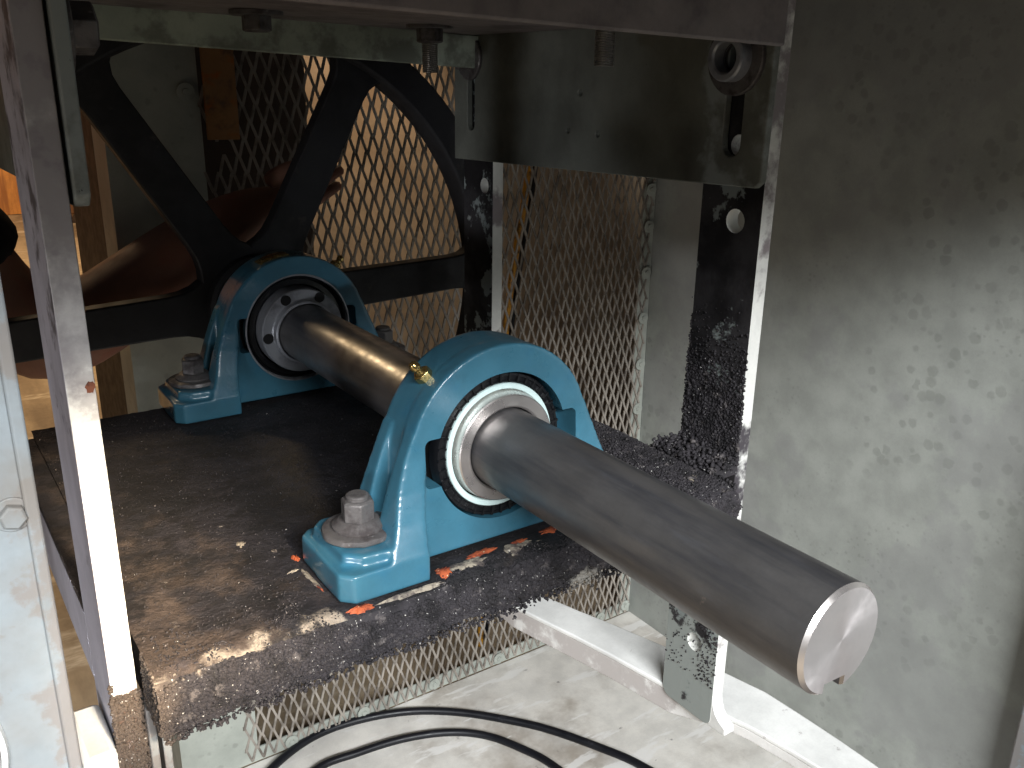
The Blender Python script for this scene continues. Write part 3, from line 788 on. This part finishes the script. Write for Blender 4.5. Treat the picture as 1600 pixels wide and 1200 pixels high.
def slot_plate(name, x0, x1, label, mirror):
    t = thing(name, label, 'plate', ((x0 + x1) / 2, 230, 170))
    out = [(2, 178), (8, 173), (490, 162), (490, 380), (0, 380)] if not mirror else [(2, 196), (8, 190), (490, 180), (490, 380), (0, 380)]
    slot = [(37.5 + 10 * math.cos(math.radians(q)), 207 + 10 * math.sin(math.radians(q))) for q in range(180, 361, 15)] + [(37.5 + 10 * math.cos(math.radians(q)), 300 + 10 * math.sin(math.radians(q))) for q in range(0, 181, 15)]
    back = [(452 + 8 * math.cos(math.radians(q)), 206 + 8 * math.sin(math.radians(q))) for q in range(180, 361, 15)] + [(452 + 8 * math.cos(math.radians(q)), 300 + 8 * math.sin(math.radians(q))) for q in range(0, 181, 15)]
    dots = [circle(y, z, r, 12) for y, z, r in ((244, 245, 3.5), (262, 207, 3), (214, 206, 3.5))]
    b = MB(); b.prism(out, x0, x1, 'x', [slot, back] + (dots if not mirror else []), 0)
    b.build('slotted_sheet', 'plate', t, bevel=1.2)


slot_plate('slotted_plate', 255, 263, 'dark grey slotted side plate bolted inside the right posts', False)
slot_plate('slotted_plate', -266, -258, 'narrow lit edge of slotted plate inside the left front post', True)


def side_bolt(x, y, z, dx, label, hollow=False, r=25):
    t = thing('plate_bolt', label, 'bolt', (x, y, z), 'bolts holding the slotted plates')
    b = MB(); b.lathe([(11 if hollow else 0, 0), (r, 0), (r, 3.4), (r - 1, 4.2), (11 if hollow else 0, 4.2)], (x, y, z), (dx, 0, 0), 36)
    b.build('washer', 'dirtybolt', t, bevel=0)
    b = MB()
    if hollow:
        b.lathe([(19, 4), (19, 15), (17.5, 16.5), (13.5, 16.5), (12, 15), (12, 2)], (x, y, z), (dx, 0, 0), 32)
        b.build('bushing', 'collar', t)
    else:
        b.hexa((x, y, z), (dx, 0, 0), 24, 4, 19, 1.5); b.build('hex_head', 'dirtybolt', t, bevel=.6)


side_bolt(254.8, 38, 276, -1, 'hollow bushing and washer at the slot beside the right front post', True, 30)
side_bolt(254.8, 452, 280, -1, 'dark bolt and washer at the back end of the right slotted plate')
side_bolt(-257.8, 40, 278, 1, 'bolt and washer seen edge on at the top left', False, 26)


def stud(x, y, ztop, zbot, label, nut):
    t = thing('hanging_bolt', label, 'bolt', (x, y, zbot), 'bolts hanging under the base plate')
    b = MB(); r = 8.5; pr = []; z = 0.; L_ = ztop - zbot
    while z < L_:
        pr += [(r, z), (r - 1.1, z + .9)]; z += 1.9
    b.lathe([(0, 0), (r - 2, 0)] + pr + [(r, L_)], (x, y, zbot), (0, 0, 1), 20)
    b.build('threaded_shank', 'zinc', t, smooth=30)
    if nut:
        b = MB(); b.hexa((x, y, ztop), (0, 0, -1), 24, 4, 18, 1.4, rot=.4); b.build('nut', 'dirtybolt', t, bevel=.5)
        b = MB(); b.lathe([(0, 0), (24, 0), (24, 3.6), (23, 4.2), (0, 4.2)], (x, y, ztop), (0, 0, -1), 32); b.build('washer', 'dirtybolt', t)


stud(146, 358, 309, 262, 'bolt with nut and washer hanging under the base plate near the pale flange', True)
stud(160, 96, 304, 268, 'bright threaded stud end poking below the plum front lip', False)
stud(-38, 352, 312, 296, 'short bolt end under the base plate at upper left', True)

# ------------------------------------------------------------------ left panel
t = thing('left_panel', 'pale blue grey panel with a round hole at the left edge', 'panel', (-370, -250, -150))
b = MB(); b.prism([(-425, -150), (-330, -150), (-330, 236), (-425, 236)], -250, -248, 'y', [circle(-378.2, 70.5, 32, 48)])
b.build('panel_sheet', 'panel', t)
b = MB(); b.box(-330, -326.4, -252.5, -245, -150, 236); b.build('folded_lip', 'panel', t, bevel=.8)
b = MB(); b.lathe([(31.9, 2), (31.9, -2), (33.4, -2), (34, 0)], (-378.2, -250, 70.5), (0, 1, 0), 64); b.build('hole_rim', 'rail', t)
b = MB(); b.lathe([(31.8, 2.2), (31.8, 60), (0, 60)], (-378.2, -250, 70.5), (0, 1, 0), 48); b.build('hole_backing', 'dark', t)  # black cup added behind the hole in place of its shaded inside
b = MB(); b.hexa((-333, -250, 141.8), (0, -1, 0), 6.2, 0, 3.8, .5); b.lathe([(5, 0), (5, .9), (0, .9)], (-333, -250, 141.8), (0, -1, 0), 24)
b.build('panel_bolt', 'panel', t, bevel=.3)
b = MB(); b.box(-304, -284, 2, 60, -205, -141)
tag(b.build('side_lug', 'rail', bevel=4), 'white lug at the foot of the left post lit glaring bright', 'bracket')

# ------------------------------------------------------------------ cables on the pan
def smooth_path(p, n=10):
    out = []
    for i in range(len(p) - 1):
        p0, p1, p2, p3 = (Vector(p[max(0, min(len(p) - 1, i + k))]) for k in (-1, 0, 1, 2))
        for k in range(n):
            s = k / n
            out.append(.5 * ((2 * p1) + (-p0 + p2) * s + (2 * p0 - 5 * p1 + 4 * p2 - p3) * s * s + (-p0 + 3 * p1 - 3 * p2 + p3) * s ** 3))
    return out + [Vector(p[-1])]
cz = FLOOR_Z + 8.5
A = [(-60, 610), (20, 668), (100, 697), (180, 693), (264, 664), (337, 612), (399, 545), (440, 490), (482, 412), (512, 340), (535, 220), (520, 60)]
b = MB(); b.tube(smooth_path([(x, y, cz) for x, y in A]), 6.6, 12)
tag(b.build('black_cable', 'cable', smooth=60), 'outer black cable arching across the pale floor pan', 'cable', 'black cables lying on the floor pan')
A = [(-20, 560), (70, 622), (144, 621), (222, 609), (292, 581), (342, 538), (376, 474), (393, 420), (400, 330), (380, 200)]
b = MB(); b.tube(smooth_path([(x, y, cz) for x, y in A]), 6.2, 12)
tag(b.build('black_cable', 'cable', smooth=60), 'inner black cable nearest the bottom edge of the photo', 'cable', 'black cables lying on the floor pan')

# ------------------------------------------------------------------ person reaching in behind the wheel
def skin_mesh(name, chain, edges, mat, parent, sub=2, root=0):
    me = bpy.data.meshes.new(name)
    org = Vector(parent.location)
    me.from_pydata([Vector(c[:3]) * K - org for c in chain], edges, [])
    o = bpy.data.objects.new(name, me); COL.objects.link(o)
    m = o.modifiers.new('skin', 'SKIN'); s = o.modifiers.new('sub', 'SUBSURF'); s.levels = sub; s.render_levels = sub
    for i, c in enumerate(chain):
        me.skin_vertices[0].data[i].radius = (c[3] * K, (c[4] if len(c) > 4 else c[3]) * K)
    me.skin_vertices[0].data[root].use_root = True
    dg = bpy.context.evaluated_depsgraph_get(); dg.update()
    m2 = bpy.data.meshes.new_from_object(o.evaluated_get(dg)); bpy.data.objects.remove(o)
    m2.polygons.foreach_set('use_smooth', [True] * len(m2.polygons))
    return link(name, m2, [mat], parent)


t = thing('person', 'bare forearm of a person in a black sleeve reaching behind the wheel', 'person', (-430, 720, FLOOR_Z))
ch = [(-470, 700, -120, 120, 90), (-470, 700, 60, 130, 95), (-460, 690, 190, 105, 80), (-450, 680, 275, 52), (-445, 672, 330, 58),      # torso, neck
      (-350, 660, 160, 66), (-290, 650, 50, 66), (-222, 642, -52, 70), (-150, 634, -16, 66, 52), (-30, 626, 62, 60, 44), (36, 622, 100, 46, 28),   # right arm
      (76, 618, 106, 36, 17), (104, 616, 122, 34, 14)]
ed = [(0, 1), (1, 2), (2, 3), (3, 4), (2, 5), (5, 6), (6, 7), (7, 8), (8, 9), (9, 10), (10, 11), (11, 12)]
skin_mesh('body', ch, ed, 'skin', t, 2, 0)
for i, (dy, dz, L_) in enumerate(((-3, 26, 62), (-1, 10, 70), (0, -7, 66), (2, -23, 52))):
    p = Vector((106, 616, 122)); dirv = Vector((.86, -.05, .5)).normalized(); up = Vector((-.5, 0, .86))
    q = p + up * dz + Vector((0, dy, 0))
    skin_mesh('finger', [(*(q - dirv * 12), 9.5), (*(q + dirv * L_ * .4), 9), (*(q + dirv * L_ * .75 + Vector((0, 10, -4))), 8), (*(q + dirv * L_ + Vector((0, 24, -10))), 7)], [(0, 1), (1, 2), (2, 3)], 'skin', t, 1)
skin_mesh('thumb', [(52, 612, 128, 13), (80, 604, 146, 11), (104, 600, 152, 9)], [(0, 1), (1, 2)], 'skin', t, 1)
hd = MB(); hd.lathe([(0, -5), (42, 5), (62, 40), (74, 90), (76, 130), (70, 170), (48, 205), (0, 220)], (-440, 662, 345), (0, 0, 1), 28)
hd.build('head', 'skin', t, smooth=60)
hd = MB(); hd.lathe([(70, 100), (80, 118), (82, 140), (76, 180), (52, 214), (0, 230)], (-444, 668, 345), (0, 0, 1), 28); hd.build('hair', 'hair', t, smooth=60)
skin_mesh('shirt', [(-470, 700, -160, 128, 98), (-470, 700, 60, 138, 102), (-460, 690, 180, 112, 86), (-350, 660, 160, 76), (-290, 650, 62, 76), (-258, 645, 30, 72)], [(0, 1), (1, 2), (2, 3), (3, 4), (4, 5)], 'shirt', t, 2)
skin_mesh('trousers', [(-470, 700, -170, 120, 95), (-470, 700, -260, 115, 92), (-530, 700, -330, 78), (-410, 700, -330, 78), (-540, 690, -560, 60), (-400, 690, -560, 60), (-545, 700, -790, 45), (-395, 700, -790, 45)],
          [(0, 1), (1, 2), (1, 3), (2, 4), (3, 5), (4, 6), (5, 7)], 'shirt', t, 2)

# ------------------------------------------------------------------ room behind
b = MB(); b.box(-4000, 6000, 706, 9000, FLOOR_Z - 30, FLOOR_Z - 4); b.box(-4000, -112.5, -1500, 705, FLOOR_Z - 30, FLOOR_Z - 4)
tag(b.build('room_floor', 'roomfloor'), kind='structure')
b = MB(); b.box(-112, 812, -2200, -61, FLOOR_Z - 30, FLOOR_Z - 4)  # unseen ground in front, added dark to cut bounce light
tag(b.build('ground', 'darkcab'), kind='structure')
b = MB(); b.box(-3000, 6000, 7600, 7700, FLOOR_Z, 3200)
tag(b.build('room_wall', 'orange'), 'warm orange lit wall far behind the machine at left', 'wall')
b = MB(); b.prism([(120, FLOOR_Z), (1600, FLOOR_Z), (1600, 900), (120, 900)], 1180, 1200, 'y')
tag(b.build('plywood_board', 'tan', bevel=2), 'tan plywood board standing behind the mesh', 'board')
t = thing('dark_cabinet', 'dark brown steel cabinet behind the upper left of the mesh', 'cabinet', (20, 1000, FLOOR_Z))
b = MB(); b.box(-95, 215, 860, 1090, FLOOR_Z, 700); b.build('cabinet_body', 'darkcab', t, bevel=3)
b = MB(); b.box(-60, 200, 855, 859.5, -500, 660); b.build('cabinet_door', 'darkcab', t, bevel=2)
t = thing('door_frame', 'brown wooden upright with a pale pipe behind the left post', 'frame', (900, 7000, FLOOR_Z))
b = MB(); b.box(790, 985, 6950, 7100, FLOOR_Z + 60, 2400); b.build('upright', 'brown', t, bevel=8)
b = MB(); b.tube([(985, 7000, -526), (2000, 7000, -526)], 72, 16); b.build('pipe', 'tan', t, smooth=60)
b = MB(); b.box(1080, 1115, 7050, 7150, -450, 2400); b.build('pale_trim', 'rail', t)
b = MB(); b.tube(smooth_path([(830, 6960, FLOOR_Z), (850, 6940, -760), (930, 6940, -740), (960, 6960, FLOOR_Z)]), 26, 8); b.build('foot', 'darkcab', t)
t = thing('shop_vacuum', 'small black machine on the room floor behind the left post', 'machine', (1200, 6800, FLOOR_Z))
b = MB(); b.lathe([(0, 0), (200, 0), (220, 60), (210, 220), (150, 300), (0, 330)], (1240, 6800, FLOOR_Z - 3), (0, 0, 1), 28); b.build('drum', 'shirt', t, smooth=50)
b = MB(); b.tube(smooth_path([(1150, 6700, -560), (1080, 6650, -480), (1060, 6600, -620), (1100, 6550, -760), (1250, 6500, -770)]), 38, 12); b.build('hose', 'shirt', t, smooth=60)
b = MB(); b.tube(smooth_path([(556, 740, 300), (551, 740, 128), (522, 740, -45), (508, 740, -155), (480, 745, -400), (470, 760, -790)]), 6, 10)
tag(b.build('yellow_hose', 'yellow', smooth=60), 'thin yellow hose hanging behind the right half of the mesh', 'hose')
b = MB(); b.tube(smooth_path([(574, 748, 300), (569, 748, 120), (540, 748, -55), (524, 748, -165), (500, 752, -400), (490, 770, -790)]), 4.5, 10)
tag(b.build('power_cable', 'cable', smooth=60), 'thin black cable hanging beside the yellow hose behind the mesh', 'cable')
